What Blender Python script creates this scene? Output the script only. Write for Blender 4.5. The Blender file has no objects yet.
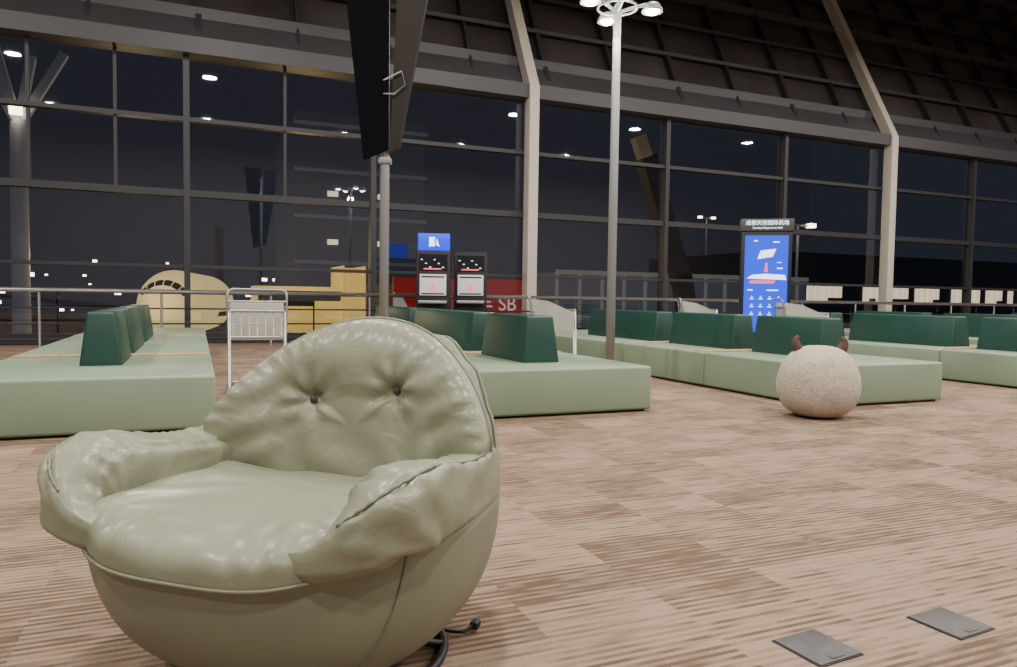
import bpy, bmesh, math, random
from mathutils import Vector, Matrix, noise
random.seed(4)
C=bpy.context.scene.collection

# ---------------------------------------------------------------- helpers
def mat(name, col, rough=.5, metal=0, emis=None, estr=0, bump=None, coat=0, var=0, vscale=5, spec=None):
    m=bpy.data.materials.new(name); m.use_nodes=True
    nt=m.node_tree; b=nt.nodes['Principled BSDF']
    b.inputs['Base Color'].default_value=(*col,1)
    b.inputs['Roughness'].default_value=rough
    b.inputs['Metallic'].default_value=metal
    if spec is not None: b.inputs['Specular IOR Level'].default_value=spec
    if coat: b.inputs['Coat Weight'].default_value=coat; b.inputs['Coat Roughness'].default_value=.22
    if emis:
        b.inputs['Emission Color'].default_value=(*emis,1); b.inputs['Emission Strength'].default_value=estr
    tc=nt.nodes.new('ShaderNodeTexCoord')
    if var:
        n=nt.nodes.new('ShaderNodeTexNoise'); n.inputs['Scale'].default_value=vscale; n.inputs['Detail'].default_value=4
        nt.links.new(tc.outputs['Object'],n.inputs['Vector'])
        r=nt.nodes.new('ShaderNodeValToRGB')
        r.color_ramp.elements[0].position=.3; r.color_ramp.elements[1].position=.7
        r.color_ramp.elements[0].color=(*[c*(1-var) for c in col],1)
        r.color_ramp.elements[1].color=(*[min(1,c*(1+var)) for c in col],1)
        nt.links.new(n.outputs['Fac'],r.inputs['Fac']); nt.links.new(r.outputs['Color'],b.inputs['Base Color'])
    if bump:
        n2=nt.nodes.new('ShaderNodeTexNoise'); n2.inputs['Scale'].default_value=bump[0]; n2.inputs['Detail'].default_value=3
        if len(bump)>3: n2.inputs['Distortion'].default_value=bump[3]
        nt.links.new(tc.outputs['Object'],n2.inputs['Vector'])
        bp=nt.nodes.new('ShaderNodeBump'); bp.inputs['Strength'].default_value=bump[1]; bp.inputs['Distance'].default_value=bump[2]
        nt.links.new(n2.outputs['Fac'],bp.inputs['Height']); nt.links.new(bp.outputs['Normal'],b.inputs['Normal'])
    return m

def empty(name, loc=(0,0,0), rz=0):
    e=bpy.data.objects.new(name,None); e.location=loc; e.rotation_euler=(0,0,rz); e.empty_display_size=.2
    C.objects.link(e); return e

def mobj(name, vs, fs, m, parent=None, smooth=False, loc=None, fix=True):
    me=bpy.data.meshes.new(name); me.from_pydata([tuple(v) for v in vs],[],fs); me.update()
    if fix:
        bm=bmesh.new(); bm.from_mesh(me); bmesh.ops.remove_doubles(bm,verts=bm.verts,dist=1e-5)
        bmesh.ops.recalc_face_normals(bm,faces=bm.faces); bm.to_mesh(me); bm.free()
    if smooth:
        for p in me.polygons: p.use_smooth=True
    o=bpy.data.objects.new(name,me); C.objects.link(o)
    if m: me.materials.append(m)
    if parent: o.parent=parent
    if loc: o.location=loc
    return o

def bevel(o,w,seg=3):
    b=o.modifiers.new('bevel','BEVEL'); b.width=w; b.segments=seg; b.limit_method='ANGLE'; b.angle_limit=math.radians(40)
    for p in o.data.polygons: p.use_smooth=True
    return o

BF=[(0,1,2,3),(4,7,6,5),(0,4,5,1),(1,5,6,2),(2,6,7,3),(3,7,4,0)]
def box(name,x0,x1,y0,y1,z0,z1,m,parent=None,bev=0,taper=None):
    vs=[(x0,y0,z0),(x1,y0,z0),(x1,y1,z0),(x0,y1,z0),(x0,y0,z1),(x1,y0,z1),(x1,y1,z1),(x0,y1,z1)]
    if taper:
        tx,ty=taper
        vs=[(v[0]+(tx if v[0]==x0 else -tx)*(i>3), v[1]+(ty if v[1]==y0 else -ty)*(i>3), v[2]) for i,v in enumerate(vs)]
    o=mobj(name,vs,BF,m,parent)
    if bev: bevel(o,bev)
    return o
def boxes(name,lst,m,parent=None,bev=0):
    vs=[];fs=[]
    for (x0,x1,y0,y1,z0,z1) in lst:
        n=len(vs)
        vs+=[(x0,y0,z0),(x1,y0,z0),(x1,y1,z0),(x0,y1,z0),(x0,y0,z1),(x1,y0,z1),(x1,y1,z1),(x0,y1,z1)]
        fs+=[tuple(n+i for i in f) for f in BF]
    me=bpy.data.meshes.new(name); me.from_pydata(vs,[],fs)
    bm=bmesh.new(); bm.from_mesh(me); bmesh.ops.recalc_face_normals(bm,faces=bm.faces); bm.to_mesh(me); bm.free()
    o=bpy.data.objects.new(name,me); C.objects.link(o); me.materials.append(m)
    if parent:o.parent=parent
    if bev: bevel(o,bev,2)
    return o
def ring(p,t,up,r1,r2,n):
    t=t.normalized(); s=t.cross(up)
    if s.length<1e-4: s=t.cross(Vector((1,0,0)))
    s.normalize(); u=s.cross(t).normalized()
    return [p+s*(math.cos(2*math.pi*k/n)*r1)+u*(math.sin(2*math.pi*k/n)*r2) for k in range(n)]
def tube(name,pts,r,m,parent=None,n=10,closed=False,up=(0,0,1)):
    pts=[Vector(p) for p in pts]; vs=[];fs=[];N=len(pts); up=Vector(up)
    for i,p in enumerate(pts):
        if closed: t=pts[(i+1)%N]-pts[i-1]
        else: t=pts[min(i+1,N-1)]-pts[max(i-1,0)]
        vs+=ring(p,t,up,r,r,n)
    for i in range(N if closed else N-1):
        a=i*n; b=((i+1)%N)*n
        for k in range(n): fs.append((a+k,a+(k+1)%n,b+(k+1)%n,b+k))
    if not closed: fs.append(tuple(range(n))); fs.append(tuple(range((N-1)*n,N*n)))
    return mobj(name,vs,fs,m,parent,True)
def tubes(name,paths,r,m,parent=None,n=8):
    vs=[];fs=[]
    for pts in paths:
        pts=[Vector(p) for p in pts];N=len(pts);o=len(vs)
        for i,p in enumerate(pts):
            t=pts[min(i+1,N-1)]-pts[max(i-1,0)]
            up=Vector((0,0,1)) if abs(t.normalized().z)<.95 else Vector((0,1,0))
            vs+=ring(p,t,up,r,r,n)
        for i in range(N-1):
            a=o+i*n;b=a+n
            for k in range(n): fs.append((a+k,a+(k+1)%n,b+(k+1)%n,b+k))
        fs.append(tuple(range(o,o+n))); fs.append(tuple(range(o+(N-1)*n,o+N*n)))
    return mobj(name,vs,fs,m,parent,True,fix=False)
def beam(name,p0,p1,w,h,m,parent=None,up=(0,1,0)):
    p0=Vector(p0);p1=Vector(p1);t=(p1-p0).normalized();u=Vector(up);s=t.cross(u).normalized();u=s.cross(t).normalized()
    vs=[]
    for p in (p0,p1):
        vs+=[p-s*w/2-u*h/2,p+s*w/2-u*h/2,p+s*w/2+u*h/2,p-s*w/2+u*h/2]
    return mobj(name,vs,BF,m,parent)
def lathe(name,prof,m,parent=None,n=32,loc=None):
    vs=[];fs=[]
    for (r,z) in prof:
        vs+=[(r*math.cos(2*math.pi*k/n),r*math.sin(2*math.pi*k/n),z) for k in range(n)]
    for i in range(len(prof)-1):
        for k in range(n): fs.append((i*n+k,i*n+(k+1)%n,(i+1)*n+(k+1)%n,(i+1)*n+k))
    fs.append(tuple(range(n))); fs.append(tuple(range((len(prof)-1)*n,len(prof)*n)))
    return mobj(name,vs,fs,m,parent,True,loc)
def sp(v,e): return math.copysign(abs(v)**e,v)
def gs(x,c,w): return math.exp(-((x-c)/w)**2)
def lerp_tab(tab,x):
    if x<=tab[0][0]: return tab[0][1]
    for (a,va),(b,vb) in zip(tab,tab[1:]):
        if x<=b:
            t=(x-a)/(b-a); t=t*t*(3-2*t); return va+(vb-va)*t
    return tab[-1][1]
def catmull(pts,n):
    P=[pts[0]]+list(pts)+[pts[-1]]; out=[]
    D=len(pts[0])
    for i in range(1,len(P)-2):
        for k in range(n):
            t=k/n; p0,p1,p2,p3=P[i-1],P[i],P[i+1],P[i+2]
            out.append(tuple(.5*((2*p1[d])+(-p0[d]+p2[d])*t+(2*p0[d]-5*p1[d]+4*p2[d]-p3[d])*t*t+(-p0[d]+3*p1[d]-3*p2[d]+p3[d])*t**3) for d in range(D)))
    out.append(tuple(pts[-1])); return out
def pillow(fn,na,nr):
    vs=[];fs=[]
    for j in range(nr+1):
        eta=-math.pi/2+math.pi*j/nr
        for i in range(na): vs.append(fn(2*math.pi*i/na,eta))
    for j in range(nr):
        for i in range(na): fs.append((j*na+i,j*na+(i+1)%na,(j+1)*na+(i+1)%na,(j+1)*na+i))
    return vs,fs
def text(name,s,size,m,parent,loc,rot=(math.pi/2,0,0),ext=.002):
    c=bpy.data.curves.new(name,'FONT'); c.body=s; c.size=size; c.extrude=ext; c.align_x='CENTER'; c.align_y='CENTER'
    o=bpy.data.objects.new(name,c); C.objects.link(o); c.materials.append(m); o.parent=parent; o.location=loc; o.rotation_euler=rot; return o

# ---------------------------------------------------------------- materials
M_leather=mat('sage_leather',(.220,.234,.160),.45,bump=(11,.32,.010,1.6),coat=.16,var=.05,vscale=6)
M_shell=mat('sage_leather_shell',(.205,.222,.155),.48,bump=(5,.10,.01),coat=.05,var=.04)
M_pipe=mat('leather_piping',(.16,.172,.115),.45)
M_button=mat('button_dark',(.06,.06,.035),.35)
M_bench=mat('bench_light_green',(.225,.300,.205),.45,bump=(3,.15,.01),var=.05,vscale=2)
M_back=mat('bench_dark_green',(.012,.055,.042),.45,bump=(4,.15,.01),var=.1,vscale=3)
M_wood=mat('wood_strip',(.45,.30,.17),.45,var=.2,vscale=10)
M_black=mat('black_plastic',(.008,.008,.010),.5)
M_steel=mat('brushed_steel',(.62,.62,.62),.3,metal=.9)
M_pole=mat('pole_grey_paint',(.32,.33,.34),.4,metal=.3)
M_white=mat('white_column_paint',(.55,.50,.43),.55,var=.05)
M_frame=mat('mullion_dark',(.030,.030,.035),.5,metal=.1)
M_beam=mat('beam_grey',(.050,.050,.057),.5)
M_band=mat('fascia_grey',(.050,.047,.053),.5,var=.15,vscale=.5)
M_panel=mat('upper_facade_panel',(.055,.046,.047),.25,var=.4,vscale=.4)
M_pouf=mat('pouf_fleece',(.52,.46,.37),.95,bump=(60,.8,.02),var=.15,vscale=25)
M_horn=mat('pouf_horn_brown',(.08,.04,.03),.8)
M_trol=mat('trolley_metal',(.42,.42,.40),.35,metal=.7)
M_trolp=mat('trolley_panel',(.46,.46,.40),.5)
M_rubber=mat('rubber',(.02,.02,.02),.7)
M_plate=mat('floor_plate',(.085,.08,.08),.5,metal=.3,var=.2,vscale=20)
M_ceil=mat('ceiling_paint',(.25,.25,.27),.8)
M_lampw=mat('lamp_glow',(1,1,1),.5,emis=(1,.97,.93),estr=60)
M_apron=mat('apron_asphalt',(.04,.04,.04),.8,var=.3)
M_blue=mat('screen_blue',(.01,.03,.3),.3,emis=(.0,.06,1.0),estr=1.3)
M_sw=mat('screen_white',(.8,.9,1),.3,emis=(.75,.87,1),estr=1.8)
M_sr=mat('screen_red',(.8,.1,.1),.3,emis=(1,.12,.2),estr=1.2)
M_red=mat('billboard_red',(.45,.02,.02),.5,emis=(.7,.03,.03),estr=.2)
M_yel=mat('yellow_paint_glow',(.6,.45,.14),.6,emis=(.95,.66,.17),estr=.45,var=.15,vscale=1)  # own yellow, plus a glow standing in for apron lighting
M_plane=mat('aircraft_paint_lit',(.78,.68,.42),.55,emis=(1,.76,.30),estr=.70)  # yellow apron light put into the base colour and glow
M_dkglass=mat('dark_glazing',(.01,.012,.015),.25)
M_bld=mat('building_dark',(.05,.05,.055),.7)
M_lit=mat('lit_window',(1,.9,.7),.5,emis=(1,.82,.55),estr=1.1)
M_dot=mat('lamp_dot',(1,1,1),.5,emis=(1,.85,.6),estr=10)

def glass_mat():
    m=bpy.data.materials.new('window_glass'); m.use_nodes=True; nt=m.node_tree; nt.nodes.clear()
    o=nt.nodes.new('ShaderNodeOutputMaterial'); mx=nt.nodes.new('ShaderNodeMixShader')
    t=nt.nodes.new('ShaderNodeBsdfTransparent'); t.inputs['Color'].default_value=(.80,.82,.86,1)
    g=nt.nodes.new('ShaderNodeBsdfGlossy'); g.inputs['Roughness'].default_value=.01; g.inputs['Color'].default_value=(.80,.84,.95,1)
    f=nt.nodes.new('ShaderNodeFresnel'); f.inputs['IOR'].default_value=2.1
    nt.links.new(f.outputs[0],mx.inputs[0]); nt.links.new(t.outputs[0],mx.inputs[1]); nt.links.new(g.outputs[0],mx.inputs[2]); nt.links.new(mx.outputs[0],o.inputs[0])
    return m
M_glass=glass_mat()

def carpet():
    m=bpy.data.materials.new('striped_carpet'); m.use_nodes=True; nt=m.node_tree; b=nt.nodes['Principled BSDF']
    b.inputs['Roughness'].default_value=.95; b.inputs['Specular IOR Level'].default_value=.1
    L=nt.links.new
    def N(t,**k):
        n=nt.nodes.new(t)
        for a,v in k.items(): setattr(n,a,v)
        return n
    def math_(op,a,bv=None,c=None):
        n=N('ShaderNodeMath',operation=op)
        for i,v in enumerate((a,bv,c)):
            if v is None: continue
            if hasattr(v,'is_linked'): L(v,n.inputs[i])
            else: n.inputs[i].default_value=v
        return n.outputs[0]
    tc=N('ShaderNodeTexCoord'); sx=N('ShaderNodeSeparateXYZ'); L(tc.outputs['Object'],sx.inputs[0])
    X,Y=sx.outputs[0],sx.outputs[1]
    def cell(dx,dy,seed):
        cb=N('ShaderNodeCombineXYZ'); L(math_('FLOOR',math_('DIVIDE',X,dx)),cb.inputs[0]); L(math_('FLOOR',math_('DIVIDE',Y,dy)),cb.inputs[1]); cb.inputs[2].default_value=seed
        wn=N('ShaderNodeTexWhiteNoise',noise_dimensions='3D'); L(cb.outputs[0],wn.inputs[0]); return wn.outputs[0]
    t1=cell(.5,.25,1.0); t2=cell(.25,.25,5.0)
    row=math_('FLOOR',math_('DIVIDE',Y,.0175))
    alt=math_('MODULO',math_('ABSOLUTE',row),2.0)
    cb2=N('ShaderNodeCombineXYZ'); L(math_('ADD',math_('MULTIPLY',X,5.0),math_('MULTIPLY',row,7.31)),cb2.inputs[0]); L(math_('MULTIPLY',row,3.77),cb2.inputs[1]); L(math_('MULTIPLY',t1,40),cb2.inputs[2])
    n1=N('ShaderNodeTexNoise'); n1.inputs['Scale'].default_value=1; n1.inputs['Detail'].default_value=1; L(cb2.outputs[0],n1.inputs['Vector'])
    v=math_('MULTIPLY',math_('SUBTRACT',n1.outputs['Fac'],.5),.75)
    v=math_('ADD',v,.50)
    v=math_('ADD',v,math_('MULTIPLY',math_('SUBTRACT',t1,.5),.22))
    v=math_('ADD',v,math_('MULTIPLY',math_('SUBTRACT',t2,.5),.13))
    v=math_('ADD',v,math_('MULTIPLY',math_('SUBTRACT',alt,.5),.19))
    r=N('ShaderNodeValToRGB'); e=r.color_ramp.elements
    e[0].position=.33; e[0].color=(.140,.094,.066,1)
    e[1].position=.62; e[1].color=(.325,.236,.172,1)
    k=e.new(.47); k.color=(.245,.173,.125,1)
    L(v,r.inputs['Fac'])
    n3=N('ShaderNodeTexNoise'); n3.inputs['Scale'].default_value=160; n3.inputs['Detail'].default_value=2; L(tc.outputs['Object'],n3.inputs['Vector'])
    mx=N('ShaderNodeMix',data_type='RGBA',blend_type='MULTIPLY'); mx.inputs[0].default_value=.6
    L(r.outputs['Color'],mx.inputs[6])
    r2=N('ShaderNodeValToRGB'); r2.color_ramp.elements[0].position=.3; r2.color_ramp.elements[0].color=(.55,.55,.55,1); r2.color_ramp.elements[1].position=.62
    L(n3.outputs['Fac'],r2.inputs['Fac']); L(r2.outputs['Color'],mx.inputs[7]); L(mx.outputs[2],b.inputs['Base Color'])
    bp=N('ShaderNodeBump'); bp.inputs['Strength'].default_value=.4; bp.inputs['Distance'].default_value=.004
    L(n3.outputs['Fac'],bp.inputs['Height']); L(bp.outputs['Normal'],b.inputs['Normal'])
    return m
M_carpet=carpet()

# ---------------------------------------------------------------- room
WY=17.0
box('floor',-14,46,-12,WY+.3,-.2,0,M_carpet)
box('ceiling',-14,46,-12,24,15,15.2,M_ceil)
box('wall_back',-14,46,-12.2,-12,0,15,mat('back_wall',(.22,.20,.19),.8,var=.1))
box('wall_left',-14.2,-14,-12,WY,0,15,mat('left_wall',(.12,.12,.12),.8,var=.1))

fac=empty('window_1',(0,0,0))
ZK=6.15; SL=.52; ZT=15.0
def sy(z): return WY+(z-ZK)*SL
cols=[-8.1,-4.1,-.18,3.74,7.65,11.77,15.9,20.0,24.1,28.2,32.4,36.5,40.6]
white=[-4.75,7.65,20.0,32.4]
mobj('glass_lower',[(-14,WY,0),(46,WY,0),(46,WY,ZK),(-14,WY,ZK)],[(0,1,2,3)],M_glass,fac,fix=False)
mobj('panel_upper',[(-14,sy(ZK)+.12,ZK),(46,sy(ZK)+.12,ZK),(46,sy(ZT)+.12,ZT),(-14,sy(ZT)+.12,ZT)],[(0,1,2,3)],M_panel,fac,fix=False)
L=[]
for c in cols:
    if c in (7.65,20.0,32.4): continue
    L.append((c-.06,c+.06,WY-.16,WY+.1,0,ZK))
for z,h in ((.12,.2),(1.62,.07),(3.15,.14),(4.68,.09)):
    L.append((-14,46,WY-.12,WY+.08,z-h/2,z+h/2))
for c in (-1.5,-6,1.8,-3): L.append((c-.03,c+.03,WY-.06,WY+.05,3.15,ZK))
boxes('mullions_lower',L,M_frame,fac)
boxes('beam_main',[(-14,46,WY-.35,WY+.2,ZK-.17,ZK+.17)],M_beam,fac)
mobj('fascia_panel',[(-14,WY-.05,ZK+.17),(46,WY-.05,ZK+.17),(46,sy(7.0)-.02,7.0),(-14,sy(7.0)-.02,7.0)],[(0,1,2,3)],M_band,fac,fix=False)
for kx in range(30):
    x=-12.3+kx*2.06
    big=(kx%2==0)
    w=.12 if big else .06
    if min(abs(x-q) for q in white)<.5: continue
    beam('rafter_%d'%kx,(x,sy(ZK),ZK),(x,sy(ZT),ZT),w,.16,M_frame,fac)
for k,z in enumerate([7.05,8.1,9.2,10.3,11.4,12.5,13.6,14.6]):
    h=.24 if k%3==0 else .1
    y=sy(z)
    beam('purlin_%d'%k,(-14,y,z),(46,y,z),h,.2,M_beam if k%3==0 else M_frame,fac)
for k,x in enumerate(white):
    box('white_column_%d'%k,x-.13,x+.13,WY-.42,WY-.1,0,ZK+.12,M_white,fac,bev=.015)
    beam('white_rafter_%d'%k,(x,sy(ZK)-.27,ZK+.05),(x,sy(ZT)-.27,ZT),.26,.3,M_white,fac)

# handrail
hr=empty('handrail',(0,0,0))
tubes('top_rail',[[( -14,WY-1.0,1.08),(46,WY-1.0,1.08)]],.045,M_steel,hr)
tubes('lower_rails',[[(-14,WY-1.0,z),(46,WY-1.0,z)] for z in (.75,.45,.15)],.016,M_frame,hr)
tubes('posts',[[(x,WY-1.0,0),(x,WY-1.0,1.08)] for x in [-13+2.06*k for k in range(28)]],.025,M_steel,hr)

# ---------------------------------------------------------------- benches
def bench(xc,y0,y1,backs,strips,w=1.76,seat=.43,bt=.20):
    e=empty('lounge_bench',(xc,y0,0)); L=y1-y0; h=w/2
    edges=[0]+strips+[L]
    for i in range(len(edges)-1):
        box('seat_block_%d'%i,-h,h,edges[i]+.004,edges[i+1]-.004,.02,seat,M_bench,e,bev=.025)
    box('plinth',-h+.05,h-.05,.05,L-.05,0,.03,M_black,e)
    for i,s in enumerate(strips):
        box('wood_table_%d'%i,-h+.04,h-.04,s+.02,s+.24,seat-.02,seat+.012,M_wood,e,bev=.005)
    for i,(a,b) in enumerate(backs):
        box('backrest_%d'%i,-bt,bt,a,b,seat-.01,.885,M_back,e,bev=.022,taper=(.06,.03))
    return e
bench(-.75,6.05,14.6,[(1.0,2.0),(2.4,3.9),(4.3,6.0)],[2.0,5.7],bt=.165)
bench(3.09,5.85,13.8,[(.6,1.75),(2.1,4.6),(4.9,7.2)],[1.8,4.65])
bench(6.59,5.48,13.4,[(.68,1.8),(2.15,3.55),(3.9,6.0)],[1.85,3.6])
bench(10.45,5.9,13.6,[(.3,1.15),(1.5,3.4),(3.8,5.8)],[1.2,3.5])
bench(14.2,6.0,13.6,[(.6,2.2),(2.6,4.4),(4.8,6.6)],[2.3,4.5])
bench(18.0,6.5,13.6,[(.6,2.4),(2.8,5.0)],[2.5])

# ---------------------------------------------------------------- armchair
ac=empty('armchair',(.303,2.205,0),math.radians(-41))
RX,RF,RB=.550,.53,.50
rimtab=[(0,.93),(22,.91),(38,.82),(52,.67),(66,.54),(80,.49),(95,.472),(125,.462),(180,.445)]
def zrim(phi):
    th=180-abs(math.degrees(phi)); return lerp_tab(rimtab,th)
def plan(phi):
    s,c=math.sin(phi),math.cos(phi)
    x=RX*sp(s,.80); y=-(RF if c>0 else RB)*sp(c,.80); return x,y
def shellpt(phi,v):
    x,y=plan(phi); zr=zrim(phi); zl=min(zr,.46)
    if v<=.7:
        ps=v/.7*math.pi/2
        k=.03+.97*math.sin(ps)**.54; z=.035+(zl-.035)*(1-math.cos(ps)**.95)
        return (x*k,y*k,z)
    t=(v-.7)/.3; z=zl+(zr-zl)*t
    q=max(0,(z-.46)/.5)
    k=1-.10*q*q-.02*t
    return (x*k,y*k+.16*(z-zl),z)
na,nv=96,44; vs=[];fs=[]
for j in range(nv+1):
    for i in range(na): vs.append(shellpt(-math.pi+2*math.pi*i/na,j/nv))
for kk,(inn,dz) in enumerate(((.97,.008),(.94,.0),(.9,-.05))):
    for i in range(na):
        p=shellpt(-math.pi+2*math.pi*i/na,1); vs.append((p[0]*inn,p[1]*inn,p[2]+dz))
for j in range(nv+3):
    for i in range(na): fs.append((j*na+i,j*na+(i+1)%na,(j+1)*na+(i+1)%na,(j+1)*na+i))
fs.append(tuple(range(na)))
mobj('outer_shell',vs,fs,M_shell,ac,True)
for nm,ph in (('a',60),('b',-60),('c',128),('d',-128)):
    ph=math.radians(ph)
    pts=[]
    for k in range(24):
        v=.12+.88*k/23; p=shellpt(ph-(.45*(1-k/23)**2)*(1 if ph>0 else -1),v); pts.append((p[0]*1.001,p[1]*1.001,p[2]))
    tube('shell_seam_'+nm,pts,.0035,M_pipe,ac,6)
pts=[]
for k in range(96):
    p=shellpt(-math.pi+2*math.pi*k/96,1); pts.append((p[0]*1.004,p[1]*1.004,p[2]+.002))
tube('rim_piping',pts,.006,M_pipe,ac,6,closed=True)

# arms (x,y,z, rx, rz_up, rz_down)
half=[(.40,.30,.505,.07,.09,.06),(.450,.16,.51,.085,.095,.06),(.458,.0,.515,.098,.095,.06),(.460,-.15,.528,.105,.105,.068),(.458,-.29,.545,.108,.112,.085),(.440,-.39,.535,.098,.102,.085),(.390,-.45,.495,.066,.070,.060),(.29,-.47,.455,.032,.034,.04),(0,-.44,.43,.02,.02,.02)]
full=[(-p[0],)+p[1:] for p in half]+half[::-1][1:]
path=catmull(full,16); n=56; vs=[];fs=[]; NP=len(path); sm=[[],[]]
for i,p in enumerate(path):
    P=Vector(p[:3]); a=Vector(path[max(i-1,0)][:3]); b=Vector(path[min(i+1,NP-1)][:3]); t=(b-a).normalized()
    s=Vector((-t.y,t.x,0)).normalized()
    if s.dot(Vector((P.x,P.y,0)))<0: s=-s
    u=Vector((0,0,1))-t*t.z*.5; u.normalize()
    endk=min(1,.3+.7*math.sin(min(1,min(i,NP-1-i)/7)*math.pi/2))
    f=i/(NP-1); cn=gs(f,.315,.06)+gs(f,.685,.06)
    armw=1-gs(f,.5,.16)
    for k in range(n):
        ang=2*math.pi*k/n
        c_,s_=math.cos(ang),math.sin(ang)
        cx,cz=sp(c_,.66),sp(s_,.70)
        rx=max(.012,p[3])*endk; rz=max(.012,(p[4] if s_>0 else p[5]))*endk
        seam=gs(ang,math.radians(60),.12)+gs(ang,math.radians(128),.14); inner=gs(ang,math.radians(128),.5)
        wr=.011*noise.noise(Vector((f*16,c_*1.8,s_*1.8)))
        wr+=.005*math.sin(f*150+4*noise.noise(Vector((f*20,1,0))))*(inner*(.35+.9*cn)+.6*gs(ang,math.radians(60),.35))
        wr+=.007*math.sin(f*110+s_*4+3*noise.noise(Vector((f*16,s_*2,4))))*cn*(.35+.65*max(0,c_))
        wr-=.008*seam*armw
        wr*=min(1,p[3]/.09)
        tilt=.022*c_*max(0,s_)*armw
        vs.append(P+s*(cx*(rx+wr))+u*(cz*(rz+wr)+tilt))
    ang=math.radians(60); g=-.003+.002*math.sin(i*1.9)
    q=P+s*(sp(math.cos(ang),.66)*(p[3]*endk+g))+u*(sp(math.sin(ang),.70)*(p[4]*endk+g)+.022*math.cos(ang)*math.sin(ang)*armw)
    if f<.38: sm[0].append(q)
    if f>.62: sm[1].append(q)
for i in range(NP-1):
    for k in range(n): fs.append((i*n+k,i*n+(k+1)%n,(i+1)*n+(k+1)%n,(i+1)*n+k))
fs.append(tuple(range(n))); fs.append(tuple(range((NP-1)*n,NP*n)))
mobj('arm_cushions',vs,fs,M_leather,ac,True)
tube('arm_seam_left',sm[0][8:],.0045,M_pipe,ac,6)
tube('arm_seam_right',sm[1][:-8],.0045,M_pipe,ac,6)
# seat cushion: dished between the arms, rolling over the front of the shell
def seatfn(a,eta):
    ca,sa=math.cos(a),math.sin(a)
    rho=abs(math.cos(eta))**.44; T=(.072 if eta>0 else .045)*sp(math.sin(eta),.55)
    x=.450*sp(ca,.62)*rho; y=-.09+(.458 if sa<0 else .40)*sp(sa,.72)*rho; z=.440+T
    z-=.02*gs(y,.12,.16)
    z-=.03*max(0,(-y-.44)/.1)**1.5*(1 if y<-.44 else 0)
    if eta>0:
        z+=.030*(abs(x)/.42)**2.2*(1 if y<.2 else .5)
        edge=max(0,(rho-.68)/.32)
        z+=.012*noise.noise(Vector((x*5,y*4,1)))+.005*math.sin(x*52+8*noise.noise(Vector((x*3,y*3,0))))*edge
        w1=noise.noise(Vector((x*4,y*4,2))); w2=noise.noise(Vector((x*4,y*4,5)))
        z+=.006*math.sin((x*.6+y)*42+6*w1)*gs(x,.29,.13)
        z+=.006*math.sin((-x*.6+y)*38+6*w2)*gs(x,-.29,.13)
        z+=.004*math.sin(y*46+x*9+6*w1)*gs(y,.12,.12)
    return (x,y,z)
vs,fs=pillow(seatfn,176,80); mobj('seat_cushion',vs,fs,M_leather,ac,True)
pts=[]
for k in range(60):
    a=math.radians(207+126*k/59); p=seatfn(a,-.02); pts.append((p[0]*1.006,p[1]*1.006,p[2]-.006))
tube('seat_piping',pts,.005,M_pipe,ac,6)
# back cushion
BT=[(-.135,.708),(.160,.750)]; BX=.026
def backfn(a,eta):
    ca,sa=math.cos(a),math.sin(a)
    rho=abs(math.cos(eta))**.52; d=sp(math.sin(eta),.75)
    zc=.63
    ox=.495*sp(ca,.96); oz=(.345*sp(sa,1.0) if sa>0 else .26*sp(sa,.7))
    if sa>0: ox*=1-.20*sa
    else: ox*=1-.08*(-sa)
    x=ox*rho; z=zc+oz*rho
    y=.27+.20*(z-.45)-.70*x*x-(.112 if d>0 else .09)*d
    x+=BX
    if d>0:
        for bx,bz in BT:
            dx,dz=x-bx,z-bz; r=math.hypot(dx,dz); th=math.atan2(dz,dx)
            y+=.036*math.exp(-(r/.032)**2)+.018*math.exp(-(r/.11)**2)
            y+=.008*math.cos(th*7+1)*math.exp(-((r-.06)/.05)**2)
        y+=.010*gs(z,.73,.02)*math.exp(-(x/.2)**4)
        y+=.014*noise.noise(Vector((x*5,z*7,3)))
        w1=noise.noise(Vector((x*3,z*3,8)))
        y+=.007*math.sin(x*34+z*22+5*w1)*gs(z,.56,.12)
        y+=.005*math.sin(x*26-z*40+6*w1)*gs(abs(x-BX),.33,.10)
        y+=.005*math.sin(a*46)*max(0,(rho-.8)/.2)*(1 if rho<.995 else 0)
    return (x,y,z)
vs,fs=pillow(backfn,184,80); mobj('back_cushion',vs,fs,M_leather,ac,True)
pts=[]
for k in range(90):
    p=backfn(2*math.pi*k/90,.0); pts.append((BX+(p[0]-BX)*1.003,p[1],.63+(p[2]-.63)*1.003))
tube('back_piping',pts,.006,M_pipe,ac,6,closed=True,up=(0,1,0))
for k,(bx,bz) in enumerate(BT):
    y=.27+.20*(bz-.45)-.70*(bx-BX)**2-.112+.046
    o=lathe('button_%d'%k,[(.001,-.004),(.011,-.003),(.013,.003),(.009,.008),(.001,.010)],M_button,ac,16,(bx,y-.004,bz)); o.rotation_euler=(math.radians(100),0,0)
lathe('swivel_column',[(.05,.012),(.05,.09),(.16,.09),(.16,.10)],M_black,ac,32,(0,0,0))
pts=[(.08+.33*math.cos(a*math.pi/24),.0+.33*math.sin(a*math.pi/24),.014) for a in range(48)]
tube('base_ring',pts,.013,M_black,ac,8,closed=True)
tubes('base_spokes',[[(0,0,.05),(.04+.17*math.cos(a),.0+.17*math.sin(a),.035),(.08+.33*math.cos(a),.0+.33*math.sin(a),.014)] for a in (0.4,1.97,3.54,5.11)],.012,M_black,ac)
pts=catmull([(.2,.20,.02),(.32,.22,.012),(.38,.22,.012),(.41,.23,.015),(.43,.26,.03)],8)
tube('power_cord',pts,.005,M_black,ac,6)
box('cord_plug',.417,.443,.25,.285,.012,.035,M_black,ac,bev=.004)

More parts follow.
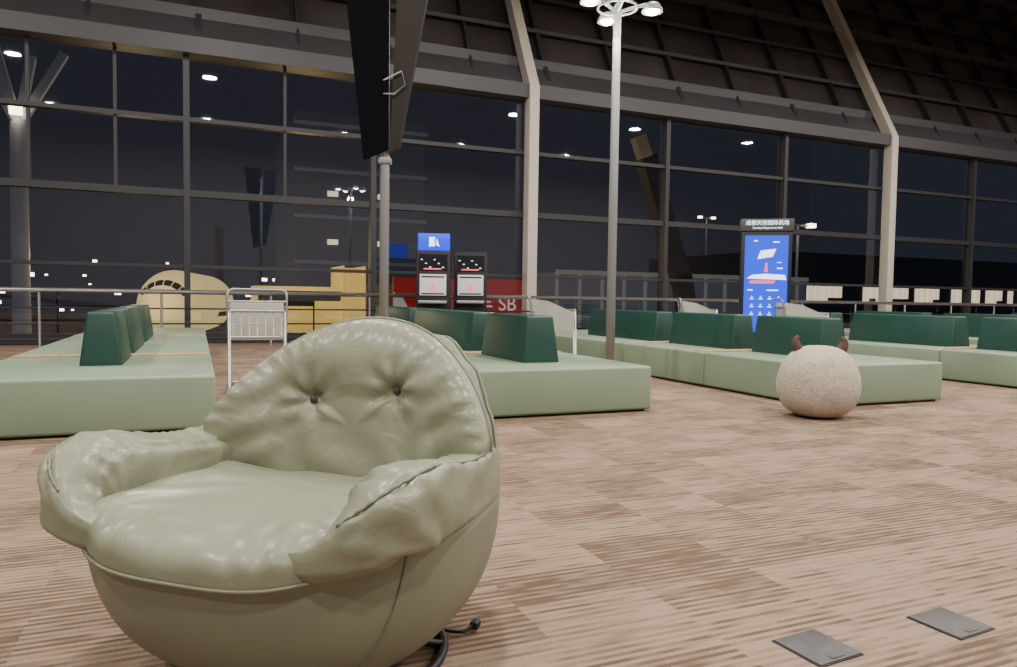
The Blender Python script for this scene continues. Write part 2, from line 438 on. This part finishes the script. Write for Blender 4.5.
# ---------------------------------------------------------------- pouf
pf=empty('animal_pouf',(5.29,5.11,0),math.radians(-30))
def pouffn(a,eta):
    ca,sa=math.cos(a),math.sin(a); r=.366*abs(math.cos(eta))**.66; z=.33+.33*sp(math.sin(eta),.84)
    k=1-.17*max(0,(z-.30)/.35)**1.3
    nn=1+.03*noise.noise(Vector((ca*2,sa*2,z*5)))
    return (r*ca*k*nn,r*sa*k*nn,max(0,z))
vs,fs=pillow(pouffn,64,36); mobj('pouf_body',vs,fs,M_pouf,pf,True)
for k,s in enumerate((-1,1)):
    pts=catmull([(s*.17,0,.58),(s*.205,0,.65),(s*.215,0,.70),(s*.19,0,.745)],5)
    vs=[];fs=[];n=12
    for i,p in enumerate(pts):
        t=Vector(pts[min(i+1,len(pts)-1)])-Vector(pts[max(i-1,0)]); r=.05*(1-i/(len(pts)-1))**.6+.006
        vs+=ring(Vector(p),t,Vector((0,1,0)),r,r,n)
    for i in range(len(pts)-1):
        for q in range(n): fs.append((i*n+q,i*n+(q+1)%n,(i+1)*n+(q+1)%n,(i+1)*n+q))
    fs.append(tuple(range((len(pts)-1)*n,len(pts)*n)))
    mobj('horn_%d'%k,vs,fs,M_horn,pf,True)

# ---------------------------------------------------------------- luggage trolleys
def trolley(x,y,rz,sidep=False):
    e=empty('luggage_trolley',(x,y,0),math.radians(rz))
    fr=[]
    for s in (-1,1):
        fr.append(catmull([(s*.27,-.30,.16),(s*.27,-.05,.17),(s*.26,.26,.19),(s*.26,.31,.30),(s*.27,.33,.7),(s*.28,.36,1.02),(s*.27,.38,1.08),(s*.22,.385,1.10)],6))
        fr.append([(s*.24,-.28,.66),(s*.255,.33,.60)])
        fr.append([(s*.24,-.28,.90),(s*.265,.33,.86)])
        fr.append([(s*.24,-.30,.16),(s*.24,-.28,.90)])
    fr.append([(-.24,.385,1.10),(.24,.385,1.10)]); fr.append([(-.27,.335,.98),(.27,.335,.98)])
    fr.append([(-.27,-.30,.16),(.27,-.30,.16)]); fr.append([(-.26,.28,.19),(.26,.28,.19)])
    fr.append([(-.24,-.28,.66),(.24,-.28,.66)]); fr.append([(-.24,-.28,.90),(.24,-.28,.90)])
    tubes('frame',fr,.013,M_trol,e)
    w=[]
    for k in range(7):
        xx=-.21+.07*k; w.append([(xx,-.30,.165),(xx,.28,.185)]); w.append([(xx,-.28,.66),(xx,.33,.60)])
        w.append([(xx,-.28,.66),(xx,-.28,.90)])
    for k in range(4): w.append([(-.26,-.2+.13*k,.175),(.26,-.2+.13*k,.175)])
    w.append([(-.24,-.28,.78),(.24,-.28,.78)])
    tubes('wires',w,.005,M_trol,e,6)
    box('advert_panel',-.25,.25,.315,.33,.60,.97,M_trolp,e,bev=.01)
    if sidep:
        for s in (-1,1):
            mobj('side_panel_%d'%(s+1),[(s*.262,-.27,.62),(s*.262,.30,.55),(s*.262,.33,1.05),(s*.262,.10,1.02),(s*.262,-.27,.86),(s*.274,-.27,.62),(s*.274,.30,.55),(s*.274,.33,1.05),(s*.274,.10,1.02),(s*.274,-.27,.86)],
               [(0,1,2,3,4),(9,8,7,6,5),(0,1,6,5),(1,2,7,6),(2,3,8,7),(3,4,9,8),(4,0,5,9)],M_trolp,e)
    for k,(wx,wy) in enumerate(((-.24,-.26),(.24,-.26),(-.24,.28),(.24,.28))):
        o=lathe('wheel_%d'%k,[(.02,-.018),(.07,-.018),(.078,-.008),(.078,.008),(.07,.018),(.02,.018)],M_rubber,e,20,(wx,wy,.078)); o.rotation_euler=(0,math.pi/2,0)
        box('fork_%d'%k,wx-.028,wx+.028,wy-.012,wy+.012,.09,.17,M_black,e)
    return e
trolley(.53,7.36,-4)
trolley(4.78,9.55,65,True)
trolley(8.6,11.2,60,True)
trolley(8.3,8.35,60,True)

# ---------------------------------------------------------------- lamp post
lp=empty('lamp_post',(4.92,8.22,0))
lathe('base_plate',[(.001,0),(.18,0),(.18,.02),(.09,.03),(.065,.08)],M_pole,lp,24)
lathe('pole',[(.058,.02),(.055,2.5),(.05,4.75),(.02,4.80)],M_pole,lp,24)
arms=[]
heads=[(-.42,-.05),(.44,-.12),(.1,.42),(-.1,-.42)]
for k,(hx,hy) in enumerate(heads):
    arms.append([(0,0,4.68),(hx*.6,hy*.6,4.78),(hx,hy,4.83)])
    lathe('head_shade_%d'%k,[(.05,.12),(.09,.10),(.13,.03),(.135,0),(.125,0),(.09,.05),(.02,.06)],M_pole,lp,24,(hx,hy,4.72))
    lathe('bulb_%d'%k,[(.001,-.03),(.06,-.02),(.09,.01),(.001,.04)],M_lampw,lp,20,(hx,hy,4.72))
tubes('lamp_arms',arms,.022,M_pole,lp)
tube('head_ring',[(.25*math.cos(a*math.pi/12),.25*math.sin(a*math.pi/12),4.74) for a in range(24)],.015,M_pole,lp,8,closed=True)

# ---------------------------------------------------------------- display pole
dp=empty('display_pole',(1.97,8.3,0),math.radians(-23))
lathe('base_plate',[(.001,0),(.17,0),(.17,.02),(.08,.03),(.06,.07)],M_pole,dp,24)
lathe('pole',[(.055,.02),(.052,2.75),(.04,4.9)],M_pole,dp,24)
def slab(nm,poly,y0,y1,m,par):
    k=len(poly); vs=[(x,y0,z) for x,z in poly]+[(x,y1,z) for x,z in poly]
    fs=[tuple(range(k)),tuple(range(2*k-1,k-1,-1))]+[(i,(i+1)%k,k+(i+1)%k,k+i) for i in range(k)]
    return mobj(nm,vs,fs,m,par)
M_disp=mat('display_casing',(.004,.004,.007),.8,spec=.05)
slab('display_left',[(-.22,2.58),(.05,2.70),(.05,5.2),(-.52,5.2)],-.12,-.06,M_disp,dp)
M_brown=mat('display_back_grey',(.028,.025,.022),.6,spec=.2)
slab('display_right',[(.07,2.66),(.17,2.72),(.62,5.2),(.17,5.2)],-.10,.02,M_brown,dp)
tubes('display_bracket',[[(0,-.13,3.45),(.2,-.13,3.55),(.24,-.13,3.4),(.12,-.13,3.3),(0,-.13,3.3)]],.010,M_pole,dp)
box('bracket_collar',-.07,.07,-.07,.07,2.55,2.62,M_pole,dp,bev=.01)

# ---------------------------------------------------------------- information totem
tt=empty('information_totem',(8.7,9.62,0),math.radians(-36))
box('body',-.40,.40,-.10,.10,0,2.22,M_black,tt,bev=.012)
box('header',-.42,.42,-.12,.11,2.22,2.42,mat('totem_header',(.06,.06,.065),.5),tt,bev=.01)
box('screen',-.34,.34,-.108,-.098,.55,2.15,M_blue,tt)
text('header_text','成都天府国际机场',.085,M_sw,tt,(0,-.124,2.35))
text('header_text_en','Terminal Departures Hall',.045,M_sw,tt,(0,-.124,2.27))
slab('screen_ticket_graphic',[(-.14,1.76),(.10,1.80),(.15,1.93),(-.09,1.90)],-.113,-.109,M_sw,tt)
slab('screen_stripe',[(-.30,1.44),(.32,1.42),(.30,1.50),(.0,1.52),(-.22,1.50)],-.113,-.109,M_sw,tt)
slab('screen_graphic_red',[(-.26,1.36),(.12,1.36),(.16,1.41),(-.24,1.41)],-.114,-.109,M_sr,tt)
slab('screen_graphic_red_b',[(-.03,1.55),(.03,1.55),(.02,1.70),(-.01,1.70)],-.114,-.109,M_sr,tt)
for r in range(3):
    boxes('screen_icons_%d'%r,[(-.24+.14*k,-.18+.14*k,-.113,-.109,1.10-.13*r,1.115-.13*r) for k in range(4)]+[(-.22+.14*k,-.20+.14*k,-.113,-.109,1.13-.13*r,1.15-.13*r) for k in range(4)],M_sw,tt)
boxes('screen_dots',[(-.2,-.14,-.113,-.109,2.05,2.07),(.1,.2,-.113,-.109,2.03,2.05),(.17,.24,-.113,-.109,1.7,1.71),(.17,.26,-.113,-.109,1.6,1.62),(-.28,-.2,-.113,-.109,1.24,1.26),(.02,.2,-.113,-.109,1.24,1.26)],M_sw,tt)

# ---------------------------------------------------------------- kiosks
def kiosk(x,y,h,blue):
    e=empty('self_service_kiosk',(x,y,0),math.radians(-20))
    hh=h-(.38 if blue else 0)
    box('body',-.36,.36,-.3,.3,0,hh,M_black,e,bev=.015)
    if blue:
        box('blue_sign',-.34,.34,-.10,.10,h-.36,h,M_blue,e,bev=.01)
        slab('sign_mark',[(-.1,h-.28),(.02,h-.28),(.02,h-.08),(-.1,h-.08)],-.108,-.102,M_sw,e)
        slab('sign_mark_b',[(.04,h-.24),(.12,h-.28),(.06,h-.1)],-.108,-.102,M_sw,e)
    box('display_upper',-.30,.30,-.31,-.30,hh-.42,hh-.08,M_dkglass,e)
    boxes('display_lines',[(-.26+.09*k,-.22+.09*k,-.316,-.311,hh-.2-.08*(k%3),hh-.185-.08*(k%3)) for k in range(6)],M_sw,e)
    boxes('display_red',[(-.2,.18,-.316,-.311,hh-.40,hh-.375)],M_sr,e)
    box('display_lower',-.28,.28,-.34,-.30,hh-.95,hh-.5,mat('kiosk_white',(.5,.5,.5),.4,emis=(1,.85,.8),estr=.30),e,bev=.01)
    slab('lower_logo',[(-.07,hh-.85),(.05,hh-.85),(0,hh-.66)],-.348,-.341,M_sr,e)
    boxes('lower_slots',[(-.24,.24,-.346,-.341,hh-.93,hh-.90),(-.24,.24,-.346,-.341,hh-.57,hh-.54)],M_black,e)
    box('keyboard_shelf',-.3,.3,-.48,-.3,hh-1.12,hh-1.06,M_steel,e,bev=.01)
    return e
kiosk(4.72,15.3,2.42,True)
kiosk(5.62,15.45,2.05,False)

# ---------------------------------------------------------------- floor plates
for (x,y) in ((1.735,1.645),(2.285,1.615)):
    e=empty('floor_outlet_plate',(x,y,0),math.radians(4))
    box('frame',-.092,.092,-.092,.092,0,.004,M_frame,e)
    box('lid',-.088,.088,-.088,.088,.002,.007,M_plate,e,bev=.001)
    box('latch',-.025,.025,-.078,-.062,.006,.009,M_plate,e)

# ---------------------------------------------------------------- outside
box('apron_ground',-120,160,WY+1.5,200,-4.6,-4.5,M_apron)
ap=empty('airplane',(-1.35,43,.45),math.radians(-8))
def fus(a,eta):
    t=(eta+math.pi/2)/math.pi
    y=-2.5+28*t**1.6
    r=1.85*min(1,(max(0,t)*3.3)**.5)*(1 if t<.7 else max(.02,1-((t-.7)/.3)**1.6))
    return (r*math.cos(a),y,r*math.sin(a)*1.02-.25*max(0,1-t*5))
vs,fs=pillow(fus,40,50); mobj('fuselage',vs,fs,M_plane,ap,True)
def fsurf(deg,y):
    t=((y+2.5)/28)**(1/1.6); r=1.85*min(1,(t*3.3)**.5)*1.02
    return (r*math.cos(math.radians(deg)),y,r*math.sin(math.radians(deg))*1.02-.25*max(0,1-t*5)+.01)
for k,(a0,a1) in enumerate(((30,49),(51,69),(71,89),(91,109),(111,129),(131,150))):
    mobj('cockpit_window_%d'%k,[fsurf(a0,-1.75),fsurf((a0+a1)/2,-1.78),fsurf(a1,-1.75),fsurf(a1,-1.2),fsurf((a0+a1)/2,-1.15),fsurf(a0,-1.2)],[(0,1,4,5),(1,2,3,4)],M_dkglass,ap)
for s,nm in ((-1,'l'),(1,'r')):
    mobj('wing_'+nm,[(s*1.5,6,-.8),(s*1.5,12,-.8),(s*15,17,.4),(s*15,15,.4),(s*1.5,6,-.5),(s*1.5,12,-.6),(s*15,17,.5),(s*15,15,.5)],BF,M_bld,ap)
    lathe('engine_'+nm,[(.6,-1.5),(.9,-1.3),(1.0,0),(.7,1.8),(.3,2.2)],M_bld,ap,20,(s*5.2,7.5,-1.7)).rotation_euler=(-math.pi/2,0,0)
slab('tail_fin',[(-.15,1.5),(.15,1.5),(.1,6),(-.1,6)],20,24,M_bld,ap)
tubes('landing_gear',[[(0,1.5,-1.5),(0,1.5,-4.4)],[(-3,11,-1),(-3,11,-4.4)],[(3,11,-1),(3,11,-4.4)]],.15,M_frame,ap)
lathe('nose_wheel',[(.1,-.15),(.5,-.15),(.5,.15),(.1,.15)],M_rubber,ap,20,(0,1.5,-4.0)).rotation_euler=(0,math.pi/2,0)
# yellow boarding bridge
jb=empty('boarding_bridge',(5.0,36,-.55))
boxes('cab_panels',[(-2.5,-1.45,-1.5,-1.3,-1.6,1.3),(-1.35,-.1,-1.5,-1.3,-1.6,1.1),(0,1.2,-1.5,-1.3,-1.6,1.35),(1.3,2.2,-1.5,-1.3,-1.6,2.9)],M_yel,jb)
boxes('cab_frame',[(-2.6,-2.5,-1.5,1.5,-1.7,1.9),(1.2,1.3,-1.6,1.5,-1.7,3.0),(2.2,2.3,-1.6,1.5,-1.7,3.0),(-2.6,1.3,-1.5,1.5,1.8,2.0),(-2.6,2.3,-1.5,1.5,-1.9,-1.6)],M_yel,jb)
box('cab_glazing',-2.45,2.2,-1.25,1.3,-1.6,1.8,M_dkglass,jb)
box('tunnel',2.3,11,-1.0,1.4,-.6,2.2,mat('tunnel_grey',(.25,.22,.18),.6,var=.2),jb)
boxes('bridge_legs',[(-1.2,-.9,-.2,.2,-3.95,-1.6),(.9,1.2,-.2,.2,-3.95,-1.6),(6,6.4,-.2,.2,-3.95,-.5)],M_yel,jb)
# billboard
rb=empty('red_billboard',(8.1,22,0))
box('board',-2.6,2.25,-.05,.05,.3,1.65,M_red,rb)
slab('board_white_wedge',[(-2.6,.3),(-1.9,.3),(-2.3,1.0),(-2.6,1.2)],-.07,-.052,mat('board_white',(.6,.6,.55),.5,emis=(1,.9,.7),estr=.25),rb)
text('board_text','汇丰 SB',.62,mat('board_text_white',(.9,.9,.9),.5,emis=(1,.95,.85),estr=.4),rb,(.45,-.06,.85))
boxes('board_posts',[(-2.4,-2.2,.05,.2,-4.5,1.6),(2.0,2.2,.05,.2,-4.5,1.6)],M_frame,rb)
# terminal pier right
tp=empty('terminal_pier',(0,0,0))
box('pier_body',40,95,44,60,-4.5,5.0,M_bld,tp)
random.seed(9)
boxes('pier_windows',[(41+.75*k,41.62+.75*k,43.9,44.0,1.2+random.choice((0,.3)),2.4) for k in range(70) if random.random()>.3],M_lit,tp)
boxes('pier_windows_low',[(41+2.2*k,42.6+2.2*k,43.9,44.0,-1.2,-.8) for k in range(24) if k%3],M_lit,tp)
tb=empty('terminal_building',(0,0,0))
M_bfl=mat('floor_edge_glow',(.12,.12,.13),.6,emis=(.5,.55,.7),estr=.09)  # slab edges glow faintly instead of being lit
box('block',7,17,58,75,-4.5,15,mat('block_wall_glow',(.06,.06,.07),.7,emis=(.4,.45,.6),estr=.05),tb)  # faint glow put into the wall so the block shows at night
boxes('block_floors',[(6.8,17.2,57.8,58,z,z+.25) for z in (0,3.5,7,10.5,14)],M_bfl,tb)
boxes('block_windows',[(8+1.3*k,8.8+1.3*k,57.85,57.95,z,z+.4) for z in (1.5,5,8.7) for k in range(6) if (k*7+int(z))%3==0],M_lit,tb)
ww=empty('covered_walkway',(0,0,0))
box('walkway_body',19,38,38,41,-.6,2.6,mat('walkway_grey_glow',(.10,.10,.11),.6,emis=(.5,.55,.7),estr=.07),ww)  # grey body with a faint glow in place of outside light
boxes('walkway_ribs',[(19+1.5*k,19.15+1.5*k,37.85,38,-.6,2.6) for k in range(13)]+[(19,38,37.85,38,2.5,2.75)],mat('walkway_rib',(.2,.2,.2),.6,emis=(.8,.75,.6),estr=.14),ww)  # ribs glow warmly, light put into the material
boxes('walkway_piers',[(x,x+.6,39,40,-4.5,-.6) for x in (20,26,32,37)],M_bld,ww)
st=empty('steel_strut',(0,0,0))
M_strut=mat('strut_lit',(.30,.26,.2),.6,emis=(.9,.75,.5),estr=.06)  # lit upper end of the strut: light put into colour and glow
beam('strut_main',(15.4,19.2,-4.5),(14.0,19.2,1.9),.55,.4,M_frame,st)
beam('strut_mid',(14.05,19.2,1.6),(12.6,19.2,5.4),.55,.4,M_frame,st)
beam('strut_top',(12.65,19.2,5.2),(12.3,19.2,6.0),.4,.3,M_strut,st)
tcx=empty('tree_reflection',(-5.4,29,-4.5))  # added outside in place of a tree-like lamp's reflection in the glass
M_faintw=mat('faint_glow_white',(.45,.46,.48),.5,emis=(.7,.78,1),estr=.04)  # faint glow for the reflected column, shared with the street masts
lathe('reflected_trunk',[(.30,0),(.25,11.2)],M_faintw,tcx,16)
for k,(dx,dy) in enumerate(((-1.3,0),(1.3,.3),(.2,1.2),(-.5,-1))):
    beam('reflected_branch_%d'%k,(0,0,11.0),(dx,dy,13.6),.26,.26,M_faintw,tcx)
boxes('reflected_lamp',[(-.18,.18,-.4,-.3,11.3,11.7)],M_dot,tcx)  # glowing box added as the bright spot of the reflected lamp
for (x,y,h) in ((-22,46,14),(-30,60,16),(39,40,11),(70,90,18)):
    e=empty('street_lamp',(x,y,-4.5))
    lathe('mast',[(.12,0),(.08,h)],M_faintw,e,10)
    tubes('mast_arm',[[(-1.2,0,h),(1.2,0,h)]],.08,M_faintw,e)
    for s in (-1,1): lathe('mast_lamp_%d'%(s+1),[(.05,-.12),(.35,-.1),(.35,.15),(.05,.2)],M_dot,e,12,(s*1.2,0,h))
bl=[]
for k in range(150):
    x=-75+k*1.3+random.uniform(-1,1); z=random.choice([-2.5,-1.5,-.5,1.0,2.2,3.4,5.5]); s=random.uniform(.15,.45)
    bl.append((x-s,x+s,120,120.2,z-s*.6,z+s*.6))
boxes('apron_lights',bl,M_dot)

# ---------------------------------------------------------------- lights
def area(x,y,z,size,power,col=(1,.93,.85)):
    l=bpy.data.lights.new('ceiling_light','AREA'); l.shape='DISK'; l.size=size; l.energy=power; l.color=col
    o=bpy.data.objects.new('ceiling_light',l); o.location=(x,y,z); C.objects.link(o)
for x in (-6,0.5,7,13.5,20,27):
    for y in (-5,2.5,10):
        area(x,y,9.5,.5,560)
def point(x,y,z,p,col,r=.1):
    l=bpy.data.lights.new('lamp_light','POINT'); l.energy=p; l.color=col; l.shadow_soft_size=r
    o=bpy.data.objects.new('lamp_light',l); o.location=(x,y,z); C.objects.link(o)
point(4.92,8.22,4.4,160,(1,.97,.9))
point(-2.5,36,3,900,(1,.75,.4),.5)
point(4,31,3,600,(1,.7,.3),.5)
w=bpy.data.worlds.new('night'); bpy.context.scene.world=w; w.use_nodes=True
bg=w.node_tree.nodes['Background']; bg.inputs[0].default_value=(.33,.36,.50,1); bg.inputs[1].default_value=.06

# ---------------------------------------------------------------- camera
cam=bpy.data.cameras.new('camera'); co=bpy.data.objects.new('camera',cam); C.objects.link(co)
cam.sensor_width=36; cam.lens=735/1017*36; cam.clip_end=500
R=Matrix.Rotation(math.radians(-23),4,'Z')@Matrix.Rotation(math.radians(90-2.73),4,'X')@Matrix.Rotation(math.radians(.86),4,'Z')
co.matrix_world=Matrix.Translation((0,0,1.05))@R
bpy.context.scene.camera=co
